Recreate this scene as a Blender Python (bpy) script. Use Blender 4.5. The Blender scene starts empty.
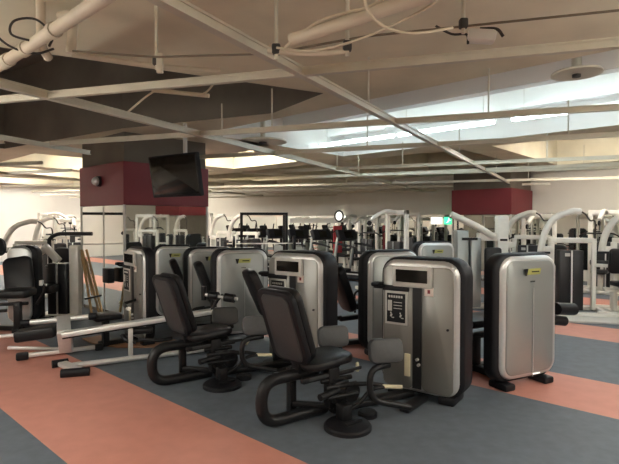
import bpy, bmesh, math, random
from mathutils import Vector, Matrix
random.seed(7)
S = bpy.context.scene
COL = S.collection

# ------------------------------------------------------------------ camera
cd = bpy.data.cameras.new('camera'); cam = bpy.data.objects.new('camera', cd); COL.objects.link(cam)
cam.location = (0, 0, 1.73); cam.rotation_euler = (math.radians(90 - 1.3), 0, math.radians(.12))
cd.sensor_width = 36; cd.lens = 485 / 619 * 36; cd.clip_start = 0.05; cd.clip_end = 100
S.camera = cam
# ------------------------------------------------------------------ world, exposure
w = bpy.data.worlds.new('world'); S.world = w; w.use_nodes = True
w.node_tree.nodes['Background'].inputs[0].default_value = (1, .95, .88, 1)
w.node_tree.nodes['Background'].inputs[1].default_value = 0.3
vs = S.view_settings
vs.view_transform = 'Standard'; vs.look = 'None'; vs.exposure = 1.55; vs.gamma = 1; vs.use_curve_mapping = False
LAMP = dict(cool=((.72, .91, 1.0), 8.5), pink=((1.0, .94, .90), 42), warm=((1.0, .97, .92), 58), room=((1.0, .97, .91), 27))  # room: glow of the added fill lamps out of view

# room axes: u runs to the back left, v to the back right
U = Vector((-.743, .669, 0)); V = Vector((.669, .743, 0)); ROOM = math.radians(48)
def uv(u, v, z=0.0): return U * u + V * v + Vector((0, 0, z))

# ------------------------------------------------------------------ materials
def mat(name, col, rough=.5, metal=0.0, noise=0.0, scale=20.0, bump=0.0, emit=None, spec=None, coat=0.0, aniso=False):
    m = bpy.data.materials.new(name); m.use_nodes = True
    nt = m.node_tree; b = nt.nodes['Principled BSDF']
    b.inputs['Base Color'].default_value = (*col, 1); b.inputs['Roughness'].default_value = rough
    b.inputs['Metallic'].default_value = metal
    if spec is not None: b.inputs['Specular IOR Level'].default_value = spec
    if coat: b.inputs['Coat Weight'].default_value = coat
    if noise or bump:
        tc = nt.nodes.new('ShaderNodeTexCoord'); n = nt.nodes.new('ShaderNodeTexNoise')
        n.inputs['Scale'].default_value = scale; n.inputs['Detail'].default_value = 5
        nt.links.new(tc.outputs['Object'], n.inputs['Vector'])
        if noise:
            r = nt.nodes.new('ShaderNodeMapRange'); r.inputs[1].default_value = .25; r.inputs[2].default_value = .75
            r.inputs[3].default_value = 1 - noise; r.inputs[4].default_value = 1 + noise
            nt.links.new(n.outputs['Fac'], r.inputs[0])
            mx = nt.nodes.new('ShaderNodeVectorMath'); mx.operation = 'SCALE'; mx.inputs[0].default_value = col
            nt.links.new(r.outputs[0], mx.inputs['Scale']); nt.links.new(mx.outputs[0], b.inputs['Base Color'])
        if bump:
            bp = nt.nodes.new('ShaderNodeBump'); bp.inputs['Strength'].default_value = bump; bp.inputs['Distance'].default_value = .01
            nt.links.new(n.outputs['Fac'], bp.inputs['Height']); nt.links.new(bp.outputs[0], b.inputs['Normal'])
    if emit:
        b.inputs['Emission Color'].default_value = (*emit[0], 1); b.inputs['Emission Strength'].default_value = emit[1]
    return m
M = dict(
    grey_floor=mat('grey rubber', (.112, .134, .158), .62, noise=.14, scale=9, bump=.15),
    red_floor=mat('red rubber', (.55, .238, .182), .62, noise=.07, scale=6, bump=.15),
    concrete=mat('painted concrete', (.68, .62, .46), .8, noise=.12, scale=1.6, bump=.3),
    darkened=mat('raw dark concrete', (.15, .13, .10), .85, noise=.25, scale=1.2, bump=.4),  # recess shade put into the colour; pillar core shares the tone
    wall=mat('cream wall', (.70, .66, .58), .75, noise=.03, scale=2),
    white_wall=mat('white wall', (.82, .80, .75), .75, noise=.02, scale=2),
    maroon=mat('maroon paint', (.185, .018, .024), .55, noise=.05, scale=3),
    mirror=mat('mirror', (.80, .82, .78), .02, 1.0, noise=.02, scale=2),
    rail=mat('cream rail', (.58, .54, .43), .38, .1, noise=.06, scale=8),
    pipe=mat('cream pipe', (.62, .54, .41), .55, noise=.08, scale=5),
    conduit=mat('brown conduit', (.16, .125, .08), .55, noise=.1),
    cable=mat('dark cable', (.035, .03, .025), .6, noise=.1),
    cream_cable=mat('cream cable', (.60, .52, .38), .6, noise=.05),
    silver=mat('silver panel', (.325, .345, .332), .38, .55, noise=.04, scale=3),
    bronze=mat('display tower panel', (.235, .232, .215), .38, .55, noise=.04, scale=3),
    silver_edge=mat('silver edge', (.62, .63, .62), .32, .6, noise=.03),
    chrome=mat('brushed steel', (.80, .80, .78), .36, .6, noise=.04, scale=30),
    black=mat('black plastic', (.008, .008, .010), .5, spec=.3, noise=.1, scale=12),
    black_metal=mat('black metal', (.009, .009, .010), .42, spec=.35, noise=.1, scale=12),
    vinyl=mat('black vinyl', (.009, .009, .010), .42, spec=.35, noise=.12, scale=30, bump=.08),
    shell=mat('charcoal vinyl', (.034, .035, .036), .48, noise=.10, scale=40, bump=.08),
    grey_vinyl=mat('grey vinyl', (.070, .073, .076), .5, noise=.08, scale=30, bump=.05),
    white_metal=mat('white metal', (.74, .71, .64), .38, noise=.05, scale=10),
    cream=mat('cream grip', (.72, .65, .45), .5, noise=.05),
    screen=mat('dark screen', (.012, .010, .008), .12, noise=.1),
    label_grey=mat('pale grey label', (.55, .53, .49), .5, noise=.05),
    lime=mat('lime sticker', (.40, .41, .12), .5, noise=.05),
    sticker=mat('pale sticker', (.72, .62, .55), .5, noise=.05),
    wood=mat('pale wood', (.42, .27, .12), .55, noise=.2, scale=14),
    tan=mat('tan rubber', (.34, .17, .09), .6, noise=.15, scale=6),
    red_sign=mat('red cloth', (.55, .06, .07), .6, noise=.08),
    green_lit=mat('green sign', (.02, .4, .15), .4, noise=.02, emit=((.05, .75, .30), .8)),
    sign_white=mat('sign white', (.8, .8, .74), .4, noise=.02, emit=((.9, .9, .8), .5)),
    stack=mat('weight stack', (.010, .010, .011), .4, noise=.1),
)
for k, (c, s) in LAMP.items(): M['lamp_' + k] = mat('lamp ' + k, (.8, .8, .8), .5, noise=.01, emit=(c, s))

# ------------------------------------------------------------------ mesh helpers
def BM(): return bmesh.new()
def fin(name, bm, m, parent=None, smooth=True):
    bmesh.ops.recalc_face_normals(bm, faces=bm.faces)
    me = bpy.data.meshes.new(name); bm.to_mesh(me); bm.free()
    for x in (m if isinstance(m, (list, tuple)) else [m]): me.materials.append(M[x])
    if smooth:
        for p in me.polygons: p.use_smooth = True
        me.set_sharp_from_angle(angle=math.radians(38))
    o = bpy.data.objects.new(name, me); COL.objects.link(o)
    if parent: o.parent = parent
    return o
def tag(o, label=None, cat=None, group=None, kind=None):
    if label: o['label'] = label
    if cat: o['category'] = cat
    if group: o['group'] = group
    if kind: o['kind'] = kind
    return o
def thing(name, label, cat, loc=(0, 0, 0), rz=0.0, group=None):
    o = bpy.data.objects.new(name, None); COL.objects.link(o); o.empty_display_size = .1
    o.location = loc; o.rotation_euler = (0, 0, math.radians(rz))
    return tag(o, label, cat, group)
KIDS = {}
def dup(root, label, loc, rz, group=None, scale=None):
    def rec(o, par):
        c = o.copy(); COL.objects.link(c)
        if par: c.parent = par
        for ch in o.children: rec(ch, c)
        return c
    kids = list(root.children)
    r = root.copy(); COL.objects.link(r)
    r.location = loc; r.rotation_euler = (0, 0, math.radians(rz)); r['label'] = label
    if scale: r.scale = scale
    if group: r['group'] = group
    for ch in kids: rec(ch, r)
    return r
def box(bm, c, s, rot=None, bev=0.0, seg=2):
    t = bmesh.ops.create_cube(bm, size=1)['verts']
    mx = Matrix.Translation(Vector(c)) @ (rot.to_4x4() if rot else Matrix.Identity(4)) @ Matrix.Diagonal((*s, 1))
    bmesh.ops.transform(bm, matrix=mx, verts=t)
    if bev:
        es = list({e for v in t for e in v.link_edges})
        bmesh.ops.bevel(bm, geom=es, offset=bev, segments=seg, profile=.5, affect='EDGES')
def RX(a): return Matrix.Rotation(math.radians(a), 3, 'X')
def RY(a): return Matrix.Rotation(math.radians(a), 3, 'Y')
def RZ(a): return Matrix.Rotation(math.radians(a), 3, 'Z')
def spline(pts, n=6):
    pts = [Vector(p) for p in pts]; out = []
    P = [pts[0] * 2 - pts[1]] + pts + [pts[-1] * 2 - pts[-2]]
    for i in range(1, len(P) - 2):
        for k in range(n):
            t = k / n; a, b, c, d = P[i - 1], P[i], P[i + 1], P[i + 2]
            out.append(.5 * ((2 * b) + (c - a) * t + (2 * a - 5 * b + 4 * c - d) * t * t + (3 * b - a - 3 * c + d) * t ** 3))
    out.append(pts[-1]); return out
def rounded(pts, r, n=4, closed=False):
    pts = [Vector(p) for p in pts]; out = []
    N = len(pts)
    for i, p in enumerate(pts):
        if not closed and i in (0, N - 1): out.append(p); continue
        a = pts[i - 1]; b = pts[(i + 1) % N]
        d1 = (a - p); d2 = (b - p); q = min(r, d1.length * .49, d2.length * .49)
        s = p + d1.normalized() * q; e = p + d2.normalized() * q
        for k in range(n + 1):
            t = k / n; out.append(s * (1 - t) ** 2 + p * 2 * t * (1 - t) + e * t * t)
    return out
def tube(bm, pts, r, seg=10, closed=False, flat=1.0):
    pts = [Vector(p) for p in pts]; n = len(pts); rings = []
    up = None
    for i, p in enumerate(pts):
        if closed: d = pts[(i + 1) % n] - pts[i - 1]
        else: d = pts[min(i + 1, n - 1)] - pts[max(i - 1, 0)]
        d.normalize()
        if up is None:
            up = Vector((0, 0, 1)) if abs(d.z) < .9 else Vector((1, 0, 0))
        up = (up - d * up.dot(d))
        if up.length < 1e-5: up = d.orthogonal()
        up.normalize(); sd = d.cross(up)
        rings.append([bm.verts.new(p + (up * math.cos(2 * math.pi * k / seg) * flat + sd * math.sin(2 * math.pi * k / seg)) * r) for k in range(seg)])
    m = n if closed else n - 1
    for i in range(m):
        A, B = rings[i], rings[(i + 1) % n]
        for k in range(seg):
            bm.faces.new((A[k], A[(k + 1) % seg], B[(k + 1) % seg], B[k]))
    if not closed:
        bm.faces.new(rings[0]); bm.faces.new(rings[-1][::-1])
def rod(bm, a, b, r, seg=12): tube(bm, [a, b], r, seg)
def bar(bm, a, b, w, h, bev=0.0):
    """rectangular bar from a to b, w across (horizontal), h in height"""
    a = Vector(a); b = Vector(b); d = b - a; L = d.length; d.normalize()
    sd = Vector((0, 0, 1)).cross(d)
    if sd.length < 1e-4: sd = Vector((1, 0, 0))
    sd.normalize(); up = d.cross(sd)
    rot = Matrix((d, sd, up)).transposed()
    box(bm, (a + b) / 2, (L, w, h), rot, bev)
def ring_rr(w, h, r, n=6):
    out = []
    r = min(r, w / 2 - .001, h / 2 - .001)
    for cx, cz, a0 in ((w / 2 - r, h / 2 - r, 0), (-w / 2 + r, h / 2 - r, 90), (-w / 2 + r, -h / 2 + r, 180), (w / 2 - r, -h / 2 + r, 270)):
        for k in range(n + 1):
            a = math.radians(a0 + 90 * k / n); out.append((cx + r * math.cos(a), cz + r * math.sin(a)))
    return out
def rprism(bm, cx, cz, w, h, r, y0, y1, bev=.02, mx=None):
    """rounded rectangle standing in xz, from y0 (front, bevelled) to y1"""
    def ring(y, ins):
        vs = []
        for x, z in ring_rr(w - 2 * ins, h - 2 * ins, max(r - ins, .002)):
            p = Vector((cx + x, y, cz + z))
            vs.append(bm.verts.new(mx @ p if mx else p))
        return vs
    R = [ring(y0, bev), ring(y0 + bev * .35, bev * .35), ring(y0 + bev, 0), ring(y1, 0)]
    for A, B in zip(R, R[1:]):
        for k in range(len(A)):
            j = (k + 1) % len(A); bm.faces.new((A[k], A[j], B[j], B[k]))
    bm.faces.new(R[0]); bm.faces.new(R[-1][::-1])
def pad(bm, mx, w, h, t, r=.06, bev=.025):
    """upholstered slab: front face at y=0, both faces rounded; mx places it"""
    def ring(y, ins):
        return [bm.verts.new(mx @ Vector((x, y, z))) for x, z in ring_rr(w - 2 * ins, h - 2 * ins, max(r - ins, .004), 5)]
    R = [ring(0, bev), ring(bev * .3, bev * .3), ring(bev, 0), ring(t - bev, 0), ring(t - bev * .3, bev * .3), ring(t, bev)]
    for A, B in zip(R, R[1:]):
        for k in range(len(A)):
            j = (k + 1) % len(A); bm.faces.new((A[k], A[j], B[j], B[k]))
    bm.faces.new(R[0]); bm.faces.new(R[-1][::-1])
def disc(bm, c, r, h, seg=32, bev=.01):
    rings = []
    for rr, z in ((r, 0), (r, h - bev), (r - bev, h)):
        rings.append([bm.verts.new((c[0] + rr * math.cos(2 * math.pi * k / seg), c[1] + rr * math.sin(2 * math.pi * k / seg), c[2] + z)) for k in range(seg)])
    for A, B in zip(rings, rings[1:]):
        for k in range(seg):
            j = (k + 1) % seg; bm.faces.new((A[k], A[j], B[j], B[k]))
    bm.faces.new(rings[0][::-1]); bm.faces.new(rings[-1])
def part(name, m, parent, fn, smooth=True):
    bm = BM(); fn(bm); return fin(name, bm, m, parent, smooth)
def TR(x, y, z): return Matrix.Translation((x, y, z))

# ------------------------------------------------------------------ room
U0, U1, V0, V1 = -6.0, 23.5, -6.0, 15.6
ZR, ZS, ZG = 3.3, 4.0, 2.8
bm = BM()
vcuts = [V0, -5.15, -4.1, -1.85, -.8, 1.38, 2.53, 4.92, 5.96, 8.03, 9.05, 11.25, 12.3, V1]
for i in range(len(vcuts) - 1):
    a, b = vcuts[i], vcuts[i + 1]
    f = bm.faces.new([bm.verts.new(uv(U0, a)), bm.verts.new(uv(U1, a)), bm.verts.new(uv(U1, b)), bm.verts.new(uv(U0, b))])
    f.material_index = i % 2
tag(fin('floor', bm, ['grey_floor', 'red_floor'], smooth=False), kind='structure')
def wall(name, p, q, n, m, zt=4.2):
    bm = BM()
    p = Vector(p); q = Vector(q); n = Vector(n) * .15
    base = [p, q, q + n, p + n]
    lo = [bm.verts.new(x) for x in base]; hi = [bm.verts.new(x + Vector((0, 0, zt))) for x in base]
    for k in range(4):
        j = (k + 1) % 4; bm.faces.new((lo[k], lo[j], hi[j], hi[k]))
    bm.faces.new(lo[::-1]); bm.faces.new(hi)
    tag(fin(name, bm, m, smooth=False), kind='structure')
wall('wall_right', uv(U0, V1), uv(U1, V1), V, 'wall')
wall('wall_left', uv(U1, V0), uv(U1, V1), U, 'white_wall')
wall('wall_near_left', uv(U0, V0), uv(U1, V0), -V, 'wall')
wall('wall_near_right', uv(U0, V0), uv(U0, V1), -U, 'wall')

# ceiling: soffit with deep coffers
def cell(u0, u1, v0, v1): return [uv(u0, v0), uv(u1, v0), uv(u1, v1), uv(u0, v1)]
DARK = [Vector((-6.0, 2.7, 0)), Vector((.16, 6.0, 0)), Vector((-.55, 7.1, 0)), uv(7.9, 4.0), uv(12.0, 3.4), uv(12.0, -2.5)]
cells = [('cool', -3, 7.3, 5.2, 9.3)]
cells += [('pink', a, b, 10.1, 14.8) for a, b in ((-4, 0), (.7, 4), (4.7, 8), (8.7, 11.5))]
cells += [('warm', a, b, c, d) for a, b in ((12.3, 15.3), (16, 19), (19.7, 22.8)) for c, d in ((-4, 3.4), (4.1, 9.2), (10.1, 14.8))]
cells += [('warm', 8.3, 11.5, 7.2, 9.3)]
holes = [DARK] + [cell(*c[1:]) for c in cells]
bm = BM(); edges = []
for poly in [cell(U0, U1, V0, V1)] + holes:
    vv = [bm.verts.new(p + Vector((0, 0, ZR))) for p in poly]
    edges += [bm.edges.new((vv[k], vv[(k + 1) % len(vv)])) for k in range(len(vv))]
bmesh.ops.triangle_fill(bm, use_beauty=True, edges=edges)
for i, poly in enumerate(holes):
    zt = 4.9 if i == 0 else ZS  # dark recess deepened to keep light out
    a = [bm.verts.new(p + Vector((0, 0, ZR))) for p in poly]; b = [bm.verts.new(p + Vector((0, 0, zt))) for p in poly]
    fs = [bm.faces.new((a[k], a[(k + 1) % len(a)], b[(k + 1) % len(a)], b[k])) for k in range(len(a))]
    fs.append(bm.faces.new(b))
    for f in fs: f.material_index = {0: 1, 1: 2}.get(i, 0)  # first recess darkened for its shade, cool recess whitened to look lit
    if i == 1:      # joists across the bluish recess
        for v in (6.35, 7.35, 8.75):
            n0 = len(bm.faces); bar(bm, uv(-3, v, ZS - .16), uv(7.3, v, ZS - .16), .22, .32)
            bm.faces.ensure_lookup_table()
            for f in bm.faces[n0:]: f.material_index = 2
bm2 = bm
o = fin('ceiling', bm2, ['concrete', 'darkened', 'white_wall'], smooth=False); tag(o, kind='structure')

# strip lights hung in the coffers, plus added fill lamps out of view
def strip_light(kind, u, v, z, L, label, along='u', top=ZS):
    t = thing('strip_light', label, 'ceiling light', uv(u, v, z), 138 if along == 'u' else 48, 'strip lights up in the ceiling')
    part('diffuser', 'lamp_' + kind, t, lambda b: box(b, (0, 0, 0), (L, .10, .05), None, .015))
    part('housing', 'white_metal', t, lambda b: box(b, (0, 0, .04), (L + .05, .05, .03)))
    def hang(b):
        for s in (-1, 1): rod(b, (s * L * .4, 0, .05), (s * L * .4, 0, top - z), .008, 6)
    part('hanger', 'white_metal', t, hang)
nth = ['first', 'second', 'third', 'fourth', 'fifth', 'sixth', 'seventh', 'eighth', 'ninth', 'tenth', 'eleventh', 'twelfth', 'thirteenth', 'fourteenth', 'fifteenth', 'sixteenth']
for i, u in enumerate((-.5, 2.0, 4.2, 6.2)):
    strip_light('cool', u, 8.3, 3.42, 1.9, 'cool white strip light in the bluish ceiling recess, %s from the right' % nth[i])
for i, c in enumerate([c for c in cells if c[0] == 'pink'][:2]):
    strip_light('pink', (c[1] + c[2]) / 2, 12.6, 3.7, 1.8, 'warm strip light above the right back wall, %s from the right' % nth[i])
for i, c in enumerate([c for c in cells if c[0] == 'warm' and not (c[3] > 10 and c[1] < 19)]):
    strip_light('warm', (c[1] + c[2]) / 2, (c[3] + c[4]) / 2, 3.65, 1.9, 'warm white strip light in the far left ceiling recesses, %s outwards from the pillar' % nth[i])
for i, (u, v) in enumerate(((-1.5, -1.0), (2.6, -3.2), (-1.5, 3.0), (5.5, -2.8), (-3.5, 5.5), (4.6, -.5), (-1.2, 5.1))):  # unseen lamps added for fill; the last pair brightens the near soffit
    strip_light('room', u, v, 2.75 if i < 5 else 2.35, 1.8, 'added warm fill strip light out of view, %s of seven' % nth[i], top=ZR)

# ------------------------------------------------------------------ pillars
def pillar(label, corner_u, corner_v, size, z0, z1):
    """square pillar in room axes; near corner at (corner_u, corner_v); local x = u, y = v"""
    t = thing('pillar', label, 'pillar', uv(corner_u, corner_v), 0)
    t.rotation_euler = (0, 0, math.atan2(U.y, U.x))
    # local +x = u ; local +y = perpendicular (-v) so flip sign
    s = size
    part('column_core', 'darkened', t, lambda b: box(b, (s / 2, -s / 2, (ZR - .001) / 2), (s - .06, s - .06, ZR - .002)), False)
    part('maroon_bulkhead', 'maroon', t, lambda b: box(b, (s / 2, -s / 2, (z0 + z1) / 2), (s + .02, s + .02, z1 - z0), None, .004, 1))
    def face(side):
        def f(b):
            if side == 0: box(b, (s / 2, -.02, z0 / 2 + .03), (s - .05, .02, z0 - .08))       # face towards -v
            else: box(b, (.02, -s / 2, z0 / 2 + .03), (.02, s - .05, z0 - .08))               # face towards -u
        return f
    part('mirror_panel', 'mirror', t, face(0), False); part('mirror_panel', 'mirror', t, face(1), False)
    for x, y in ((0, 0), (s, 0), (0, -s)):
        part('corner_trim', 'label_grey', t, lambda b: box(b, (x + (.012 if x == 0 else -.012), y + (-.012 if y == 0 else .012), z0 / 2), (.035, .035, z0)), False)

    part('mirror_joint', 'label_grey', t, lambda b: box(b, (s * .45, -.005, z0 / 2), (.012, .012, z0 - .05)), False)
    return t
PL = pillar('mirror-clad pillar with a maroon top, behind the hanging television', 8.12, 4.13, 1.78, 2.02, 2.78)
PR = pillar('maroon topped pillar against the back wall, right of the green exit sign', 4.89, 13.76, 1.75, 1.92, 2.65)
pillar('maroon topped pillar seen only as a reflection in the pillar mirror', -3.6, 11.6, 1.9, 1.98, 2.78)
t = thing('dome_camera', 'small silver dome on the left face of the maroon pillar top', 'security camera', uv(8.12 + .9, 4.10, 2.47))
t.rotation_euler = (0, 0, math.atan2(-V.y, -V.x))
part('mount', 'black', t, lambda b: rod(b, (-.03, 0, 0), (.03, 0, 0), .10, 20))
def dome(b):
    bmesh.ops.create_uvsphere(b, u_segments=20, v_segments=12, radius=.08, matrix=TR(.05, 0, 0))
part('dome', 'chrome', t, dome)

# mirrors along the back walls
for i in range(9):
    u = 1.2 + i * 2.5
    if u + 2.4 > U1: break
    o = fin('wall_mirror', (lambda b: (box(b, (0, 0, 0), (2.46, .02, 1.62)), b)[1])(BM()), 'mirror', smooth=False)
    o.location = uv(u + 1.2, V1 - .02, 1.14); o.rotation_euler = (0, 0, math.atan2(U.y, U.x))
    tag(o, 'mirror panel on the right back wall, %s from its right end' % nth[i], 'mirror', 'mirrors along the back wall')
t = fin('trim_1', (lambda b: (box(b, (0, 0, 0), (5.6, .05, .20)), b)[1])(BM()), 'white_wall', smooth=False)
t.location = uv(12.4, V1 - .06, 1.75); t.rotation_euler = (0, 0, math.atan2(U.y, U.x)); tag(t, kind='structure')

# ------------------------------------------------------------------ suspended ceiling grid
G = thing('ceiling_grid', 'cream suspended metal ceiling grid of crossing rails without tiles', 'ceiling grid', (0, 0, ZG - .03))
def tee(b, a, c, w=.05, h=.055):
    a = Vector((a[0], a[1], 0)); c = Vector((c[0], c[1], 0))
    bar(b, a, c, w, .012); bar(b, a + Vector((0, 0, h / 2)), c + Vector((0, 0, h / 2)), .014, h); bar(b, a + Vector((0, 0, h)), c + Vector((0, 0, h)), w * .6, .014)
def rails(name, lst, w, h, dz):
    for a, c in lst:
        o = part(name, 'rail', G, lambda b: tee(b, a, c, w, h)); o.location.z = dz
AX = lambda x0, y0, s: (lambda Y: (x0 + s * (Y - y0), Y))
A1 = AX(-.58, 2.577, .557); A2 = AX(-2.41, 3.78, .475)
rails('main_rail', [(A1(-1.5), A1(13.6)), (A2(-1.5), A2(18.5)), (A1(-.5)[0:1] + (0,), A1(-.5)[0:1] + (.01,))][:2], .058, .06, 0)
rails('main_rail', [((5.0, 1.0), (10.6, 11.5)), ((-6.2, 1.2), (-4.75, 4.4)), ((-4.4, 5.0), (-3.45, 7.6)), ((-9.2, 6.2), (-2.0, 20.5))], .05, .055, 0)
BL = [((-4.2, 4.73), (4.6, 2.12)), ((-3.6, 6.72), (5.4, 3.75)), ((-2.6, 8.40), (7.2, 4.75)), ((-1.5, 10.75), (7.9, 7.05)), ((-9.5, 14.9), (8.2, 9.0)),
      ((-10, 17.4), (8.4, 11.75)), ((-11, 19.8), (6.9, 14.0)), ((-11, 22.0), (4.5, 17.0)), ((-12, 12.9), (-5.0, 10.2)), ((-11, 10.6), (-4.9, 8.9)), ((-9, 7.6), (-4.1, 6.5)), ((-12, 24.5), (2, 19.7)), ((-1.5, 12.6), (8.0, 8.0))]
rails('cross_rail', BL, .046, .05, .004)
hang_xy = [A1(4.6), A1(8), A1(11.5), A2(6.4), A2(10), A2(14)] + [((a[0] + (c[0] - a[0]) * t), (a[1] + (c[1] - a[1]) * t)) for a, c in BL[1:8] for t in (.35, .6, .85)]
for x, y in hang_xy:
    part('hanger_rod', 'rail', G, lambda b: rod(b, (x, y, .05), (x, y, ZR - ZG), .009, 6))

# pipes, conduits and cables under the ceiling
def pipe(label, pts, r, m='pipe', name='pipe', cat='pipe', rr=.12, extra=None):
    t = thing(name, label, cat, pts[0]); p0 = Vector(pts[0])
    part('pipe_run' if name == 'pipe' else 'cable_run', m, t, lambda b: tube(b, rounded([Vector(p) - p0 for p in pts], rr), r, 12))
    for a, c in extra or []: part('collar', m, t, lambda b: rod(b, Vector(a) - p0, Vector(c) - p0, r * 1.22, 14))
    return t
def PT(px, py, Y): return Vector(((px - 309.5) / 485 * Y, Y, 1.7 - (py - 221) / 485 * Y))
a, c = Vector((-3.74, 5.0, 2.97)), Vector((1.6, .28, 2.95))
pipe('thick cream pipe slanting across the upper left of the ceiling', [a, c], .042, extra=[(a.lerp(c, .25), a.lerp(c, .27)), (a.lerp(c, .31), a.lerp(c, .322)), (a.lerp(c, .385), a.lerp(c, .393))])
pipe('cream pipe dropping from the top left corner of the ceiling', [(-2.3, 2.2, 3.1), (-1.75, 2.9, 3.1), (-1.0, 1.6, 3.12)], .05)
pipe('vertical cream pipe behind the slanting pipe, upper left', [(-1.93, 3.5, ZR), (-1.93, 3.5, 2.98), (-1.93, 3.6, 2.93)], .032, extra=[((-1.93, 3.5, 3.02), (-1.93, 3.5, 3.06))])
pipe('bent cream elbow pipe beside the vertical pipe, upper left', [(-1.85, 3.62, 3.24), (-1.72, 3.55, 3.24), (-1.70, 3.5, 3.1), (-1.72, 3.5, 2.93)], .034, rr=.07)
pipe('thin cream conduit along the lower edge of the upper left beam', [(-1.72, 3.52, 2.93), (-1.25, 3.9, 2.965), (-.78, 4.2, 3.02)], .02)
pipe('thick cream flexible duct hanging above the crossing rails', [(-.11, 2.75, 2.745), (.547, 2.4, 2.824), (1.3, 2.0, 2.92), (2.0, 1.6, ZR - .045)], .036, rr=.2)
pipe('cream bracket rod carrying the flexible duct', [(-.25, 2.85, 2.72), (.02, 2.82, 2.69), (.22, 2.8, 2.70)], .016)
pipe('slender dark conduit crossing the whole ceiling from left to right', [(-1.68, 3.45, 2.93), (-1.1, 3.46, 2.89), (-.27, 3.3, 2.86), (.35, 3.1, 2.90), (.92, 3.0, 2.92), (1.9, 2.92, 2.99), (4.5, 2.7, 3.2)], .0075, 'conduit', 'conduit', 'conduit')
pipe('long sagging cream cable over the duct', spline([PT(284, 44, 2.74), PT(300, 30, 2.7), PT(320, 17, 2.62), PT(345, 9, 2.55), PT(366, 4, 2.5), PT(390, -8, 2.5)]), .008, 'cream_cable', 'cable', 'cable', rr=.01)
pipe('looped cream cable hanging below the duct', spline([PT(276, 44, 2.8), PT(310, 47, 2.7), PT(350, 38, 2.62), PT(390, 22, 2.55), PT(425, 4, 2.5), PT(440, -8, 2.5)]), .007, 'cream_cable', 'cable', 'cable', rr=.01)
pipe('tight cream cable curl around the duct', spline([PT(362, -8, 2.35), PT(366, 6, 2.33), PT(376, 18, 2.33), PT(392, 26, 2.33), PT(415, 29, 2.36), PT(450, 24, 2.5)]), .007, 'cream_cable', 'cable', 'cable', rr=.01)
pipe('black cable loop around the vertical pipe, upper left', spline([(-1.9, 3.35, 2.96), (-2.02, 3.3, 2.99), (-2.0, 3.3, 3.08), (-1.88, 3.35, 3.11), (-1.8, 3.4, 3.02), (-1.83, 3.42, 2.95)]), .008, 'cable', 'cable', 'cable', rr=.01)
pipe('black cable sagging at the far left of the ceiling', spline([(-2.3, 3.4, 3.15), (-2.15, 3.45, 2.98), (-1.98, 3.5, 2.93), (-1.85, 3.52, 2.97)]), .008, 'cable', 'cable', 'cable', rr=.01)
pipe('thin cream hanger wires and cable in the dark recess', spline([(-1.95, 5.1, 2.84), (-1.62, 5.0, 3.05), (-1.45, 5.0, 3.07), (-1.1, 4.9, 3.0), (-.92, 4.8, 3.12)]), .010, 'cream_cable', 'cable', 'cable', rr=.01)
pipe('cream tray bar hanging in the dark recess', [(-1.62, 5.0, 3.07), (-1.03, 4.95, 3.0)], .022)
for i, (x, y, z0, lab) in enumerate(((-1.12, 3.55, 2.86, 'cream hanger rod with a black clamp, upper left'), (-.20, 2.85, 2.70, 'cream hanger rod at the duct bracket'), (.93, 2.98, 2.90, 'cream hanger rod above the emergency lamp'), (.21, 2.8, 2.70, 'cream hanger rod beside the flexible duct'))):
    t = thing('hanger_rod', lab, 'hanger rod', (x, y, z0), 0, 'hanger rods of the pipes')
    part('rod', 'rail', t, lambda b: rod(b, (0, 0, -.03), (0, 0, ZR - z0), .012, 8))
    part('clamp', 'cable', t, lambda b: box(b, (0, 0, .03), (.05, .05, .06), None, .01))
t = thing('bracket', 'short cream post joining the conduit to the cross rail, upper left', 'bracket', (-1.08, 3.5, 2.86))
part('post', 'rail', t, lambda b: box(b, (0, 0, -.0), (.045, .03, .14), None, .005))
t = thing('emergency_lamp', 'small pale lamp head with dark brackets sitting on the near cross rail', 'lamp', (1.05, 3.10, 2.865), -12)
part('lamp_head', 'white_metal', t, lambda b: box(b, (.03, 0, .03), (.17, .10, .075), RY(8), .02))
part('bracket', 'cable', t, lambda b: (tube(b, spline([(-.25, 0, .12), (-.15, 0, .06), (-.06, 0, .05), (-.05, 0, -.01)]), .008, 8), tube(b, spline([(.02, 0, .08), (.12, 0, .07), (.16, 0, .02)]), .010, 8)))
for x, y, r, lab in ((2.85, 5.24, .25, 'round ceiling diffuser with a dark centre, right'), (-.95, 9.7, .48, 'round ceiling diffuser with a dark centre, above the second row')):
    t = thing('ceiling_diffuser', lab, 'air vent', (x, y, ZR - .0))
    part('dish', 'rail', t, lambda b: disc(b, (0, 0, 0), r, .03, 36, .012))
    part('stem', 'rail', t, lambda b: rod(b, (0, 0, .03), (0, 0, .6), .05, 14))
    part('centre', 'cable', t, lambda b: disc(b, (0, 0, -.03), r * .17, .04, 20, .008))

# ------------------------------------------------------------------ television
t = thing('television', 'black flat television hanging in front of the maroon pillar', 'television', (-2.20, 7.8, 2.455), -33)
TM = Matrix.Rotation(math.radians(9), 4, 'X')
part('casing', 'black', t, lambda b: rprism(b, 0, 0, 1.12, .68, .02, 0, .07, .012, TM))
part('screen', 'screen', t, lambda b: rprism(b, 0, .01, 1.06, .61, .008, -.004, .01, .003, TM))
def tvm(b):
    box(b, (0, .10, .02), (.3, .08, .3), RX(9)); rod(b, (.12, .14, .0), (.12, .14, ZR - 2.44), .035, 12); bar(b, (.12, .14, .05), (0, .1, .05), .06, .06)
part('ceiling_mount', 'white_metal', t, tvm)

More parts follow.
